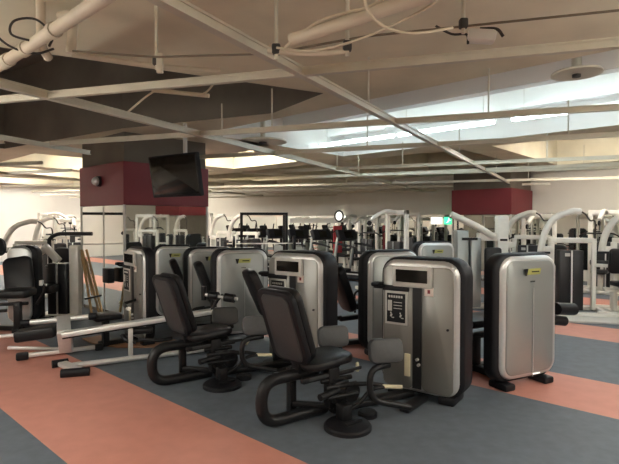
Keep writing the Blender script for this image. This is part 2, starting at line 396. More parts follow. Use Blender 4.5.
# ------------------------------------------------------------------ tower builder for the selectorised machines
def tower_front(t, mx, T=1.375, W=.80, D=.24):
    """weight tower with display, front face at local y=0 looking to -y; mx places it in the machine"""
    zc = .05 + (T - .05) / 2; h = T - .05
    def q(fn):
        def g(b):
            fn(b); bmesh.ops.transform(b, matrix=mx, verts=b.verts)
        return g
    sh = part('tower_shell', 'black', t, q(lambda b: rprism(b, 0, zc, W + .05, h, .175, .0, D, .03)))
    for s in (-1, 1): part('foot', 'black', sh, q(lambda b: box(b, (s * .26, D / 2, .04), (.16, D + .06, .08), None, .02)))
    part('tower_edge', 'silver_edge', t, q(lambda b: rprism(b, -.01, zc - .003, W - .01, h - .04, .155, -.035, .02, .04)))
    fp = part('front_panel', 'bronze', t, q(lambda b: rprism(b, .180, zc - .02, .31, h - .13, .07, -.045, 0, .008)))
    part('side_panel', 'bronze', t, q(lambda b: rprism(b, -.22, zc - .02, .32, h - .13, .07, -.045, 0, .008)))
    part('weight_slot', 'stack', t, q(lambda b: box(b, (-.02, -.03, .60), (.09, .03, .98))))
    for k in (0, 1): part('selector_pin', 'chrome', t, q(lambda b: rod(b, (-.01 + k * .015, -.02, .40 - k * .05), (-.01 + k * .015, -.075, .40 - k * .05), .014, 10)))
    part('pin_holder', 'cream', t, q(lambda b: box(b, (-.115, -.05, .33), (.06, .02, .22), None, .006)))
    hd = part('display_header', 'label_grey', t, q(lambda b: (box(b, (-.065, -.055, 1.19), (.40, .05, .20), None, .012))))
    part('display', 'screen', hd, q(lambda b: box(b, (-.065, -.084, 1.20), (.32, .01, .12))))
    part('shelf_band', 'black', t, q(lambda b: box(b, (-.24, -.05, 1.07), (.28, .03, .055), None, .008)))
    pl = part('instruction_plate', 'label_grey', t, q(lambda b: box(b, (-.235, -.047, .875), (.235, .012, .33), None, .004)))
    part('plate_field', 'black', pl, q(lambda b: box(b, (-.235, -.054, .875), (.195, .004, .285))))
    def marks(b):
        for k in range(6): box(b, (-.305 + k * .026, -.057, .985), (.018, .002, .022))
        box(b, (-.30, -.057, .895), (.045, .002, .105))
        for z in (.93, .90, .87): box(b, (-.215, -.057, z), (.09, .002, .006))
        for k in (0, 1):
            x = -.285 + k * .1
            box(b, (x, -.057, .80), (.018, .002, .030), RY(20)); box(b, (x + .018, -.057, .778), (.026, .002, .009)); box(b, (x - .004, -.057, .825), (.014, .002, .014))
    part('plate_print', 'label_grey', pl, q(marks))
    part('round_sticker', 'sticker', t, q(lambda b: box(b, (.10, -.048, 1.06), (.09, .006, .085), None, .003)))
    part('sticker_mark', 'maroon', fp, q(lambda b: box(b, (.10, -.053, 1.06), (.025, .004, .035))))
    part('cup_holder', 'black', t, q(lambda b: (tube(b, rounded([(-.38, -.04, 1.10), (-.46, -.06, 1.10), (-.46, -.13, 1.10), (-.38, -.13, 1.10)], .03), .022, 8), box(b, (-.41, -.06, 1.075), (.10, .09, .03), None, .008))))
    part('lock', 'black', fp, q(lambda b: rod(b, (.285, -.02, .72), (.285, -.06, .72), .012, 10)))

def back_logo(t, mx, T):
    def q(fn):
        def g(b): fn(b); bmesh.ops.transform(b, matrix=mx, verts=b.verts)
        return g
    def para(b, x0, x1, z0, z1, y, sk=.015):
        f = [b.verts.new(p) for p in ((x0 + sk, y, z0), (x1 - sk, y, z0), (x1, y, z1), (x0, y, z1))]
        g = [b.verts.new(v.co + Vector((0, .004, 0))) for v in f]
        b.faces.new(f); b.faces.new(g[::-1])
        for k in range(4): b.faces.new((f[k], f[(k + 1) % 4], g[(k + 1) % 4], g[k]))
    lg = part('logo_sticker', 'lime', t, q(lambda b: para(b, -.07, .13, T - .215, T - .155, -.053)))
    part('logo_mark', 'black', lg, q(lambda b: (para(b, -.10, -.045, T - .225, T - .155, -.056, .02), box(b, (.05, -.0565, T - .185), (.10, .002, .012)))))
    part('type_mark', 'stack', t, q(lambda b: [box(b, (-.005 + k * .016, -.051, T - .285), (.010, .003, .014)) for k in range(4)]))
    part('maker_text', 'sign_white', t, q(lambda b: [box(b, (.04 + k * .014, -.051, .135), (.009, .003, .012)) for k in range(7)]))

# ------------------------------------------------------------------ hip machine (seat facing its tower)
def abductor(label, loc, rz):
    t = thing('hip_machine', label, 'exercise machine', loc, rz, 'hip machines in the front row')
    mx = TR(.943, -.258, 0) @ Matrix.Rotation(math.radians(-35 - 35), 4, 'Z')
    tower_front(t, mx)
    # backrest: local x forward
    B = TR(-.335, 0, .56) @ Matrix.Rotation(math.radians(8), 4, 'Z') @ Matrix.Rotation(math.radians(-19), 4, 'Y') @ Matrix.Rotation(math.radians(-90), 4, 'Z') @ TR(0, 0, .31)
    part('backrest', 'vinyl', t, lambda b: pad(b, B @ TR(0, .005, 0), .44, .66, .075, .10, .03))
    bs = part('backrest_shell', 'black', t, lambda b: pad(b, B @ TR(-.01, -.055, .0), .47, .67, .062, .10, .02))
    part('shell_panel', 'shell', bs, lambda b: pad(b, B @ TR(.005, -.066, .0), .35, .60, .03, .07, .010))
    Smx = TR(-.07, -.02, .475) @ Matrix.Rotation(math.radians(-4), 4, 'Y') @ Matrix.Rotation(math.radians(90), 4, 'X')
    part('seat', 'vinyl', t, lambda b: pad(b, Smx, .50, .42, .075, .12, .03))
    sf = part('seat_rail', 'black_metal', t, lambda b: bar(b, (-.34, -.10, .375), (.22, -.10, .385), .05, .05, .01))
    part('rail_trim', 'shell', sf, lambda b: bar(b, (-.28, -.13, .385), (.30, -.13, .395), .012, .03, .004))
    part('seat_rail', 'black_metal', t, lambda b: bar(b, (-.34, .10, .375), (.22, .10, .385), .05, .05, .01))
    part('loop_frame', 'black_metal', t, lambda b: tube(b, rounded([(-.12, .0, .41), (-.67, .0, .41), (-.67, .0, .055), (-.02, .0, .055)], .2, 8), .052, 14))
    part('backrest_bracket', 'black_metal', t, lambda b: bar(b, (-.30, 0, .38), (-.36, 0, .62), .10, .04, .01))
    part('post', 'black_metal', t, lambda b: (box(b, (-.30, .12, .24), (.07, .07, .40), None, .01), box(b, (-.02, -.10, .27), (.12, .10, .36), None, .02), bar(b, (-.3, .1, .12), (.0, -.1, .09), .06, .05, .01)))
    def link(b):
        box(b, (.02, -.16, .24), (.16, .10, .20), None, .02)
        for z, y in ((.30, -.22), (.22, -.24), (.34, -.15)): rod(b, (-.14, y + .04, z), (.16, y, z), .022, 10)
        tube(b, rounded([(.12, -.22, .30), (.28, -.28, .29), (.38, -.33, .265)], .1), .020, 10)
        tube(b, rounded([(.05, -.26, .10), (.16, -.28, .14), (.25, -.30, .25), (.38, -.345, .26)], .1), .018, 10)
        rod(b, (-.25, -.24, .26), (-.02, -.2, .27), .03, 12)
        rod(b, (.12, -.22, .22), (.12, -.19, .22), .085, 20)
    part('linkage', 'black_metal', t, link)
    part('base_disc', 'black', t, lambda b: (disc(b, (-.05, -.36, 0.0), .20, .04, 36, .014)))
    part('disc_bracket', 'black_metal', t, lambda b: (box(b, (-.01, -.26, .10), (.10, .12, .14), None, .02), bar(b, (-.10, -.40, .046), (.08, -.38, .046), .03, .02, .004)))
    part('foot_disc', 'black', t, lambda b: (disc(b, (.25, -.27, 0.0), .085, .05, 28, .012)))
    for s, y in (('left', .27), ('right', -.40)):
        Pm = TR(.34 if y < 0 else .28, y, .60) @ Matrix.Rotation(math.radians(-22 if y < 0 else -16), 4, 'Z') @ Matrix.Rotation(math.radians(-12), 4, 'X')
        part('thigh_pad', 'grey_vinyl', t, lambda b: pad(b, Pm @ TR(0, -.055, 0) , .31, .21, .10, .06, .03))
        part('pad_arm', 'black_metal', t, lambda b: (tube(b, rounded([(.38, y - .0, .47), (.16, y, .47), (.16, y, .20), (.52, y + (-.12 if y < 0 else .1), .10)], .12, 6), .028, 12), rod(b, (.28, y, .47), (.28, y, .56), .02, 10)))
    part('foot_peg', 'cream', t, lambda b: rod(b, (.37, -.335, .262), (.50, -.45, .262), .018, 14))
    part('foot_peg', 'cream', t, lambda b: rod(b, (.50, .16, .26), (.62, .30, .27), .018, 14))
    part('floor_beam', 'black_metal', t, lambda b: (bar(b, (.0, -.05, .05), (.92, -.16, .05), .12, .06, .015), bar(b, (.55, -.42, .035), (.95, -.30, .035), .10, .05, .015)))
    return t
H1 = abductor('nearest hip machine, black seat beside its silver display tower at the front', (.145, 4.34, 0), 35)
H2 = dup(H1, 'second hip machine, black seat left of the silver tower standing behind the nearest seat', (-1.09, 5.36, 0), 35)

# ------------------------------------------------------------------ leg machines (silver tower beside the user)
def leg_machine(label, loc, rz, T=1.36, W=.76):
    t = thing('leg_machine', label, 'exercise machine', loc, rz, 'leg machines seen from the back of their towers')
    I = Matrix.Identity(4); h = T - .07; zc = .07 + h / 2
    sh = part('tower_shell', 'black', t, lambda b: rprism(b, -.015, zc, W + .07, h, .17, 0.0, .13, .035))
    for s in (-1, 1): part('foot', 'black', sh, lambda b: box(b, (s * .26, .06, .035), (.13, .24, .07), None, .02))
    part('tower_edge', 'silver_edge', t, lambda b: rprism(b, .01, zc, W, h - .045, .155, -.03, .02, .045))
    pn = part('back_panel', 'silver', t, lambda b: rprism(b, .01, zc, W - .12, h - .14, .10, -.04, 0, .016))
    part('panel_seam', 'silver_edge', pn, lambda b: box(b, (.035, -.047, .56), (.008, .006, .90)))
    back_logo(t, I, T)
    B = TR(-.34, .60, .52) @ Matrix.Rotation(math.radians(-20), 4, 'Y') @ Matrix.Rotation(math.radians(-90), 4, 'Z') @ TR(0, 0, .31)
    part('backrest', 'vinyl', t, lambda b: pad(b, B @ TR(0, -.06, 0), .42, .66, .12, .10, .035))
    Sm = TR(-.08, .62, .53) @ Matrix.Rotation(math.radians(90), 4, 'X')
    part('seat', 'vinyl', t, lambda b: pad(b, Sm, .56, .42, .09, .10, .03))
    part('seat_frame', 'black_metal', t, lambda b: (bar(b, (-.48, .62, .38), (.30, .62, .42), .08, .06, .01), box(b, (-.10, .62, .22), (.10, .10, .36), None, .015), bar(b, (-.62, .62, .05), (.42, .62, .05), .10, .07, .015), bar(b, (-.1, .28, .05), (-.1, .70, .05), .1, .07, .015), tube(b, rounded([(-.45, .62, .40), (-.66, .62, .38), (-.62, .62, .06)], .1), .03, 10)))
    def arm(b):
        rod(b, (.30, .30, .55), (.30, .66, .55), .035, 12); tube(b, rounded([(.30, .40, .55), (.50, .30, .58), (.58, .16, .66)], .1), .028, 12)
        tube(b, rounded([(.42, .36, .56), (.50, .30, .40), (.52, .30, .32)], .06), .022, 10)
    part('lever_arm', 'black_metal', t, arm)
    part('roller_pad', 'vinyl', t, lambda b: tube(b, [(.58, .14, .72), (.60, .14, .72), (.80, .12, .70), (.82, .12, .70)], .068, 18))
    part('lower_pad', 'vinyl', t, lambda b: tube(b, [(.58, .20, .59), (.76, .18, .56)], .055, 16))
    part('handle', 'black_metal', t, lambda b: tube(b, rounded([(-.12, .88, .40), (-.12, .90, .70), (.02, .90, .72)], .06), .016, 10))
    return t
L1 = leg_machine('silver-backed leg machine on the red stripe, nearest the right edge', (2.26, 5.05, 0), 26); L1.scale = (1.1, 1, 1.027)
dup(L1, 'silver-backed leg machine half hidden behind the nearest display tower', (1.06, 6.23, 0), 20, scale=(1, 1, 1.0))
dup(L1, 'silver-backed leg machine directly behind the second hip machine seat', (-1.00, 7.02, 0), 20, scale=(1, 1, .985))
dup(L1, 'silver-backed leg machine just right of the mirrored pillar corner', (-1.58, 7.70, 0), 20, scale=(1, 1, .97))
dup(L1, 'pale-topped leg machine before the mirrored pillar, left end of the row', (-2.36, 8.38, 0), 14, scale=(.85, .6, .97))
dup(L1, 'distant grey leg machine left of the white column, below the green exit sign', (2.3, 8.9, 0), 16, scale=(1, 1, 1))
# tower at the left end of the row
t = thing('weight_tower', 'narrow silver display tower left of the row, against the mirrored pillar corner', 'exercise machine', (-2.49, 6.9, 0), -50)
tower_front(t, Matrix.Identity(4), 1.36, .76, .11)
part('lever_arm', 'black_metal', t, lambda b: (tube(b, rounded([(.1, -.05, .62), (.2, -.25, .60), (.5, -.3, .58)], .08), .022, 10), bar(b, (-.1, -.3, .04), (-.1, .1, .04), .1, .06, .01)))
part('lever_grip', 'white_metal', t, lambda b: rod(b, (.5, -.3, .58), (.62, -.32, .60), .024, 12))
part('seat_pad', 'vinyl', t, lambda b: box(b, (-.02, -.42, .42), (.36, .36, .08), None, .03))
part('seat_post', 'black_metal', t, lambda b: (box(b, (-.02, -.42, .2), (.08, .08, .38)), bar(b, (-.05, -.5, .04), (-.05, 0, .04), .1, .07, .01)))

# extra seat behind the nearest seat
t = thing('exercise_seat', 'black tilted seat between the nearest seat and the silver tower with lime sticker', 'exercise seat', (-.40, 5.82, 0), 25)
B = TR(-.12, 0, .60) @ Matrix.Rotation(math.radians(-24), 4, 'Y') @ Matrix.Rotation(math.radians(-90), 4, 'Z') @ TR(0, 0, .30)
part('backrest', 'vinyl', t, lambda b: pad(b, B @ TR(0, -.05, 0), .38, .62, .10, .10, .03))
part('seat', 'vinyl', t, lambda b: pad(b, TR(.10, 0, .53) @ Matrix.Rotation(math.radians(90), 4, 'X'), .42, .36, .08, .10, .03))
part('post', 'black_metal', t, lambda b: (box(b, (0, 0, .24), (.09, .09, .46), None, .01), disc(b, (0, 0, 0), .19, .03), bar(b, (-.1, 0, .42), (-.22, 0, .75), .08, .05, .01)))

# ------------------------------------------------------------------ long incline bench at left
t = thing('incline_bench', 'long silver sloping bench rail with black rollers and wheeled feet, left of the seats', 'exercise bench', (0, 0, 0))
part('slide_rail', 'chrome', t, lambda b: bar(b, (-3.05, 5.93, .335), (-1.18, 6.42, .55), .17, .06, .012))
part('rail_underside', 'black_metal', t, lambda b: bar(b, (-3.05, 5.93, .30), (-1.22, 6.41, .515), .09, .04, .01))
part('base_tube', 'chrome', t, lambda b: rod(b, (-2.80, 5.58, .05), (-1.15, 6.42, .05), .034, 12))
part('post', 'chrome', t, lambda b: (box(b, (-2.24, 6.0, .22), (.055, .055, .34), RZ(25), .008)))
part('slide_carriage', 'black_metal', t, lambda b: (box(b, (-2.18, 6.12, .34), (.34, .14, .07), RZ(16), .02), tube(b, rounded([(-2.36, 6.05, .30), (-2.3, 6.0, .24), (-2.18, 6.02, .22)], .05), .03, 10)))
part('black_lever', 'black_metal', t, lambda b: tube(b, spline([(-2.14, 6.0, .26), (-1.9, 6.02, .24), (-1.75, 6.1, .25)]), .022, 10))
part('rear_foot', 'chrome', t, lambda b: (bar(b, (-3.55, 6.00, .055), (-2.86, 6.40, .055), .06, .05, .012)))
part('end_cap', 'black', t, lambda b: box(b, (-3.58, 5.98, .05), (.14, .09, .09), RZ(30), .02)); part('end_cap', 'black', t, lambda b: box(b, (-2.82, 6.42, .05), (.10, .085, .085), RZ(30), .02))
part('upright', 'chrome', t, lambda b: (bar(b, (-3.14, 6.20, .06), (-3.08, 6.02, .36), .16, .09, .012), bar(b, (-3.08, 6.02, .34), (-3.20, 6.25, .48), .16, .08, .012), bar(b, (-3.9, 6.2, .10), (-3.24, 6.36, .04), .05, .04, .01)))
part('cross_bar', 'chrome', t, lambda b: rod(b, (-3.58, 6.12, .44), (-2.88, 6.32, .48), .035, 12))
part('bar_cap', 'black', t, lambda b: rod(b, (-3.66, 6.10, .436), (-3.56, 6.126, .441), .042, 12)); part('bar_cap', 'black', t, lambda b: rod(b, (-2.90, 6.315, .479), (-2.81, 6.34, .484), .045, 12))
part('bench_pad', 'vinyl', t, lambda b: box(b, (-3.42, 6.02, .33), (.46, .24, .14), RZ(12) @ RY(-6), .03))
part('lower_tube', 'chrome', t, lambda b: rod(b, (-4.3, 6.0, .26), (-3.6, 6.08, .30), .024, 10))
part('front_foot', 'chrome', t, lambda b: (bar(b, (-2.93, 5.68, .05), (-2.60, 5.40, .05), .11, .05, .012), bar(b, (-2.80, 5.54, .055), (-2.68, 5.64, .055), .10, .05, .012)))
part('foot_wheel', 'black', t, lambda b: rod(b, (-3.04, 5.66, .045), (-2.90, 5.76, .045), .045, 14)); part('foot_wheel', 'black', t, lambda b: rod(b, (-2.76, 5.32, .045), (-2.48, 5.40, .045), .048, 14))
part('roller_stem', 'black_metal', t, lambda b: (tube(b, rounded([(-1.30, 6.36, .56), (-1.22, 6.36, .70), (-1.15, 6.33, .76)], .06), .022, 10), rod(b, (-1.39, 6.3, .70), (-1.39, 6.3, .88), .035, 12), bar(b, (-1.20, 6.44, .05), (-1.20, 6.42, .54), .07, .06, .01)))
part('roller_bar', 'chrome', t, lambda b: rod(b, (-1.36, 6.26, .775), (-.93, 6.16, .735), .022, 12))
part('foam_roller', 'vinyl', t, lambda b: rod(b, (-1.31, 6.25, .772), (-1.19, 6.22, .76), .055, 16)); part('foam_roller', 'vinyl', t, lambda b: rod(b, (-1.10, 6.2, .752), (-.97, 6.17, .738), .055, 16))

def ribbon(b):
    P = spline([(-3.25, 7.15, 0), (-2.95, 6.86, 0), (-2.56, 6.70, 0), (-2.15, 6.72, 0), (-1.92, 6.95, 0)], 6)
    rows = []
    for k, p in enumerate(P):
        d = (P[min(k + 1, len(P) - 1)] - P[max(k - 1, 0)]).normalized(); n = Vector((-d.y, d.x, 0)) * .13
        rows.append([b.verts.new(p + n + Vector((0, 0, .001))), b.verts.new(p + n + Vector((0, 0, .014))), b.verts.new(p - n + Vector((0, 0, .014))), b.verts.new(p - n + Vector((0, 0, .001)))])
    for A, B in zip(rows, rows[1:]):
        for k in range(4): b.faces.new((A[k], A[(k + 1) % 4], B[(k + 1) % 4], B[k]))
    b.faces.new(rows[0]); b.faces.new(rows[-1][::-1])
bm = BM(); ribbon(bm); tag(fin('floor_strip', bm, 'tan'), 'curved tan strip lying on the grey floor beneath the bench rail', 'floor strip')

# ------------------------------------------------------------------ wooden trestle by the pillar
t = thing('wooden_trestle', 'folded wooden trestle leaning at the mirrored pillar, far left', 'trestle', (-3.85, 8.55, 0), 10)
def leg4(a, b_): return lambda b: bar(b, a, b_, .03, .035, .004)
for a, b_ in (((-.22, .12, 1.22), (.02, -.12, 0)), ((-.14, .14, 1.22), (.20, -.10, 0)), ((-.20, .12, 1.2), (.06, .2, .02))):
    part('leg', 'wood', t, leg4(a, b_))
part('slat_panel', 'wood', t, lambda b: [bar(b, (-.20 + k * .035, .08, 1.05), (-.05 + k * .05, -.05, .42), .022, .012) for k in range(4)])
part('crossbar', 'black_metal', t, lambda b: bar(b, (-.12, -.06, .36), (.16, -.06, .42), .03, .03))
t = thing('black_bin', 'small black bin box hanging on the pillar mirror beside the trestle', 'box', uv(8.52, 4.05, .62))
t.rotation_euler = (0, 0, ROOM)
part('body', 'black', t, lambda b: box(b, (-.02, 0, .13), (.12, .24, .26), None, .015))

# ------------------------------------------------------------------ white machines
def stack_part(t, x, y, w, h, d=.24):
    o = part('weight_shroud', 'stack', t, lambda b: (box(b, (x - w * .27, y, h / 2 + .06), (w * .46, d, h), None, .012), box(b, (x + w * .27, y, h / 2 + .06), (w * .46, d, h), None, .012)))
    part('stack_rod', 'chrome', t, lambda b: box(b, (x, y - d / 2, h / 2 + .06), (.025, .02, h)))
    return o
def press(label, loc, rz, group=None):
    """white chest press with a bent overhead arm"""
    t = thing('press_machine', label, 'exercise machine', loc, rz, group)
    part('base_frame', 'white_metal', t, lambda b: (bar(b, (-.75, -.35, .05), (.75, -.35, .05), .09, .08, .015), bar(b, (-.75, .45, .05), (.75, .45, .05), .09, .08, .015), bar(b, (-.35, -.35, .05), (-.35, .45, .05), .09, .08, .015), bar(b, (.45, -.35, .05), (.45, .45, .05), .09, .08, .015)))
    part('upright', 'white_metal', t, lambda b: (box(b, (-.40, .25, .68), (.10, .10, 1.30), None, .015), box(b, (.36, .25, .70), (.08, .08, 1.3), None, .015), box(b, (.0, .3, 1.36), (.84, .10, .10), None, .015)))
    stack_part(t, -.08, .22, .42, 1.12)
    part('stack_label', 'label_grey', t, lambda b: box(b, (-.16, .085, 1.10), (.09, .01, .06)))
    part('press_arm', 'white_metal', t, lambda b: (tube(b, rounded([(-.62, .15, 1.12), (-.58, .15, 1.45), (-.40, .15, 1.80), (-.05, .15, 1.92), (.08, .15, 1.90)], .28, 7), .062, 12), bar(b, (-.60, .15, 1.18), (-.38, .25, 1.18), .09, .14, .02)))
    part('cable', 'cable', t, lambda b: tube(b, spline([(.06, .15, 1.92), (.16, .15, 1.86), (.25, .15, 1.74), (.36, .22, 1.72), (.38, .25, 1.4)]), .016, 8))
    part('handle', 'black', t, lambda b: rod(b, (-.72, .0, 1.14), (-.5, .0, 1.14), .022, 10))
    part('handle', 'black', t, lambda b: rod(b, (.5, -.15, .95), (.5, -.15, 1.15), .024, 10))
    part('back_pad', 'vinyl', t, lambda b: pad(b, TR(.62, -.15, 1.0) @ Matrix.Rotation(math.radians(8), 4, 'X'), .30, .46, .09, .07, .03))
    part('seat', 'vinyl', t, lambda b: pad(b, TR(.62, -.32, .58) @ Matrix.Rotation(math.radians(90), 4, 'X'), .36, .36, .08, .07, .03))
    part('seat_frame', 'white_metal', t, lambda b: (box(b, (.62, -.3, .28), (.08, .08, .5), None, .012), box(b, (.62, .0, .62), (.08, .08, 1.1), None, .012), bar(b, (.40, -.1, .48), (.9, -.1, .48), .06, .06, .01), bar(b, (.36, .25, .9), (.62, .0, .9), .06, .06, .01), bar(b, (.62, -.5, .05), (.62, .3, .05), .09, .07, .01)))
    return t
P1 = press('white press machine with bent overhead arm and black weight stack, beyond the red stripe', (4.95, 8.95, 0), -8)
P2 = dup(P1, 'white press machine cut off by the right edge, bent arm over a black back pad', (6.05, 8.85, 0), -22)
t = fin('platform', (lambda b: (box(b, (0, 0, .02), (5.2, .9, .04), None, .01), b)[1])(BM()), 'label_grey')
t.location = (5.9, 8.35, 0); t.rotation_euler = (0, 0, math.radians(-12)); tag(t, 'low pale floor rail under the white press machines at right', 'floor rail')

def cable_tower(label, loc, rz, group=None, h=2.0):
    t = thing('cable_machine', label, 'exercise machine', loc, rz, group)
    part('base_frame', 'white_metal', t, lambda b: (bar(b, (-.55, -.1, .05), (.55, -.1, .05), .1, .09, .015), bar(b, (-.3, -.9, .05), (-.3, .1, .05), .09, .08, .015), bar(b, (.3, -.9, .05), (.3, .1, .05), .09, .08, .015), bar(b, (-.5, -.9, .05), (.5, -.9, .05), .09, .08, .015)))
    part('upright', 'white_metal', t, lambda b: (box(b, (-.36, 0, h / 2), (.10, .10, h), None, .015), box(b, (.36, 0, h / 2), (.10, .10, h), None, .015)))
    part('top_beam', 'white_metal', t, lambda b: (box(b, (0, 0, h - .06), (.82, .10, .12), None, .015), tube(b, rounded([(0, .0, h - .06), (0, -.4, h), (0, -.85, h - .25)], .3, 6), .05, 12)))
    stack_part(t, 0, 0, .48, 1.15)
    part('pulley', 'black', t, lambda b: rod(b, (-.02, -.86, h - .32), (.02, -.86, h - .32), .06, 16))
    part('pull_bar', 'black_metal', t, lambda b: (rod(b, (0, -.86, h - .3), (0, -.86, h - .55), .008, 6), tube(b, rounded([(-.42, -.86, h - .64), (-.3, -.86, h - .56), (.3, -.86, h - .56), (.42, -.86, h - .64)], .08), .018, 8)))
    part('seat', 'vinyl', t, lambda b: box(b, (0, -.72, .52), (.32, .42, .09), None, .03))
    part('seat_post', 'white_metal', t, lambda b: (box(b, (0, -.72, .27), (.08, .08, .44)), bar(b, (0, -.95, .05), (0, .05, .05), .09, .08, .01)))
    part('knee_roller', 'vinyl', t, lambda b: rod(b, (-.25, -.5, .72), (.25, -.5, .72), .06, 14)); part('roller_post', 'white_metal', t, lambda b: box(b, (0, -.5, .4), (.06, .06, .66)))
    return t
def column(label, loc, rz):
    t = thing('column_machine', label, 'exercise machine', loc, rz)
    part('column', 'white_metal', t, lambda b: (box(b, (.28, 0, .92), (.22, .20, 1.84), None, .03), box(b, (.05, 0, 1.42), (.5, .12, .16), None, .02)))
    part('lever_arm', 'white_metal', t, lambda b: (tube(b, rounded([(.10, -.05, 1.42), (-.22, -.08, 1.62), (-.75, -.1, 1.86)], .2), .065, 12)))
    part('lever_tip', 'black', t, lambda b: rod(b, (-.78, -.1, 1.80), (-.68, -.1, 1.80), .02, 10))
    part('stack_cover', 'silver', t, lambda b: (rprism(b, -.52, .80, .24, 1.5, .03, -.12, .12, .02), rprism(b, -.26, .72, .22, 1.36, .03, -.12, .12, .02)))
    part('cover_band', 'black', t, lambda b: box(b, (-.39, -.13, 1.38), (.3, .02, .05)))
    part('column_label', 'black', t, lambda b: box(b, (.28, -.11, 1.36), (.14, .02, .04)))
    part('base', 'white_metal', t, lambda b: (bar(b, (-.75, 0, .05), (.55, 0, .05), .2, .09, .015), bar(b, (.28, -.6, .05), (.28, .5, .05), .12, .08, .015)))
    part('pad', 'vinyl', t, lambda b: (pad(b, TR(.0, -.35, .95), .32, .55, .1, .06, .03), pad(b, TR(.0, -.5, .55) @ Matrix.Rotation(math.radians(90), 4, 'X'), .36, .36, .09, .06, .03)))
    part('pad_post', 'white_metal', t, lambda b: (box(b, (0, -.22, .62), (.07, .07, 1.16)), box(b, (0, -.5, .3), (.07, .07, .5)), bar(b, (0, -.6, .05), (0, 0, .05), .08, .07)))
    return t
column('white column machine with a slanting lever arm in front of the maroon topped pillar', (3.5, 9.6, 0), 0)

# arm machine at the left
t = thing('plate_machine', 'white angled-arm machine with black weight stack, left of the mirrored pillar', 'exercise machine', (-4.55, 8.52, 0), 0)
part('column', 'white_metal', t, lambda b: (box(b, (.36, .1, .66), (.17, .16, 1.28), None, .03), bar(b, (-.55, 0, .05), (.45, 0, .05), .12, .08, .015), bar(b, (-.2, -.4, .05), (-.2, .5, .05), .1, .08, .01)))
stack_part(t, .09, .1, .34, .92)
part('lever_arm', 'white_metal', t, lambda b: (bar(b, (-.62, 0, 1.02), (-.12, 0, 1.22), .12, .10, .02), bar(b, (-.14, 0, 1.30), (.12, 0, 1.02), .12, .11, .02), box(b, (-.3, .0, .78), (.18, .12, .64), None, .03), bar(b, (-.62, 0, 1.02), (-.58, 0, .80), .1, .08, .02), box(b, (-.45, 0, .74), (.4, .1, .08), None, .02)))
part('arm_bolt', 'black', t, lambda b: [rod(b, (x, -.09, z), (x, .02, z), .045, 14) for x, z in ((-.45, 1.0), (-.22, 1.02))])
part('overhead_bar', 'black_metal', t, lambda b: tube(b, rounded([(-.14, .2, .9), (-.16, .2, 1.42), (.0, .2, 1.50), (.62, .2, 1.50)], .08), .035, 10))
part('bench_pad', 'vinyl', t, lambda b: (box(b, (-.02, -.22, .57), (.38, .3, .14), None, .03), box(b, (-.42, -.1, .58), (.22, .2, .06), None, .02)))
part('pad_post', 'black_metal', t, lambda b: (box(b, (-.1, -.2, .26), (.10, .10, .5), None, .01), bar(b, (-.3, -.2, .05), (.1, -.2, .05), .1, .07)))
# black chair machine at the left edge
t = thing('chair_machine', 'black high-back chair machine with a silver tower top at the left edge', 'exercise machine', (-4.74, 7.6, 0), 12)
part('tower_shell', 'black', t, lambda b: rprism(b, .10, .70, .46, 1.26, .16, .28, .50, .03))
part('tower_panel', 'silver_edge', t, lambda b: rprism(b, .06, .70, .36, 1.24, .14, .22, .30, .03))
part('backrest', 'vinyl', t, lambda b: pad(b, TR(.13, -.04, .86) @ Matrix.Rotation(math.radians(-9), 4, 'Y') @ Matrix.Rotation(math.radians(-12), 4, 'X'), .42, .64, .13, .10, .04))
part('back_trim', 'chrome', t, lambda b: bar(b, (-.02, -.07, .66), (.32, -.07, .66), .012, .012))
part('seat', 'vinyl', t, lambda b: pad(b, TR(.20, -.25, .57) @ Matrix.Rotation(math.radians(90), 4, 'X'), .46, .44, .12, .09, .04))
part('seat_frame', 'black_metal', t, lambda b: (box(b, (.18, -.18, .26), (.10, .10, .44), None, .01), bar(b, (-.3, .1, .05), (.55, -.2, .05), .1, .07, .01), bar(b, (-.55, 0, .42), (.3, -.1, .44), .06, .05, .01), bar(b, (-.6, 0, .30), (.0, -.1, .34), .05, .05, .01), bar(b, (.18, -.3, .05), (.12, .4, .05), .1, .07, .01)))
part('side_lever', 'black_metal', t, lambda b: tube(b, rounded([(.42, -.1, .42), (.55, -.12, .62), (.50, -.12, .78)], .08), .024, 10))
part('lever_knob', 'chrome', t, lambda b: rod(b, (.50, -.12, .72), (.50, -.12, .80), .035, 12))

# ------------------------------------------------------------------ rack and cardio machines far back
def rack(label, loc, rz, m='black_metal', h=1.95):
    t = thing('squat_rack', label, 'rack', loc, rz)
    part('frame', m, t, lambda b: ([box(b, (x, y, h / 2), (.07, .07, h)) for x in (-.58, .58) for y in (-.35, .35)], [box(b, (0, y, h - .03), (1.22, .06, .06)) for y in (-.35, .35)], [box(b, (x, 0, z), (.06, .7, .06)) for x in (-.58, .58) for z in (.05, h - .03)]))
    part('bar', 'chrome', t, lambda b: rod(b, (-.95, -.42, 1.15), (.95, -.42, 1.15), .016, 8))
    for s in (-1, 1): part('plate', 'black', t, lambda b: rod(b, (s * .74, -.42, 1.15), (s * .80, -.42, 1.15), .2, 20))
    for s in (-1, 1): part('bar_hook', m, t, lambda b: box(b, (s * .58, -.41, 1.12), (.06, .10, .05)))
    return t
rack('black squat rack far behind the silver towers, left of the wall clock', (-1.25, 12.9, 0), 8)
rack('tall dark rack reflected in the pillar mirror at far left', (-7.6, 10.2, 0), 70)
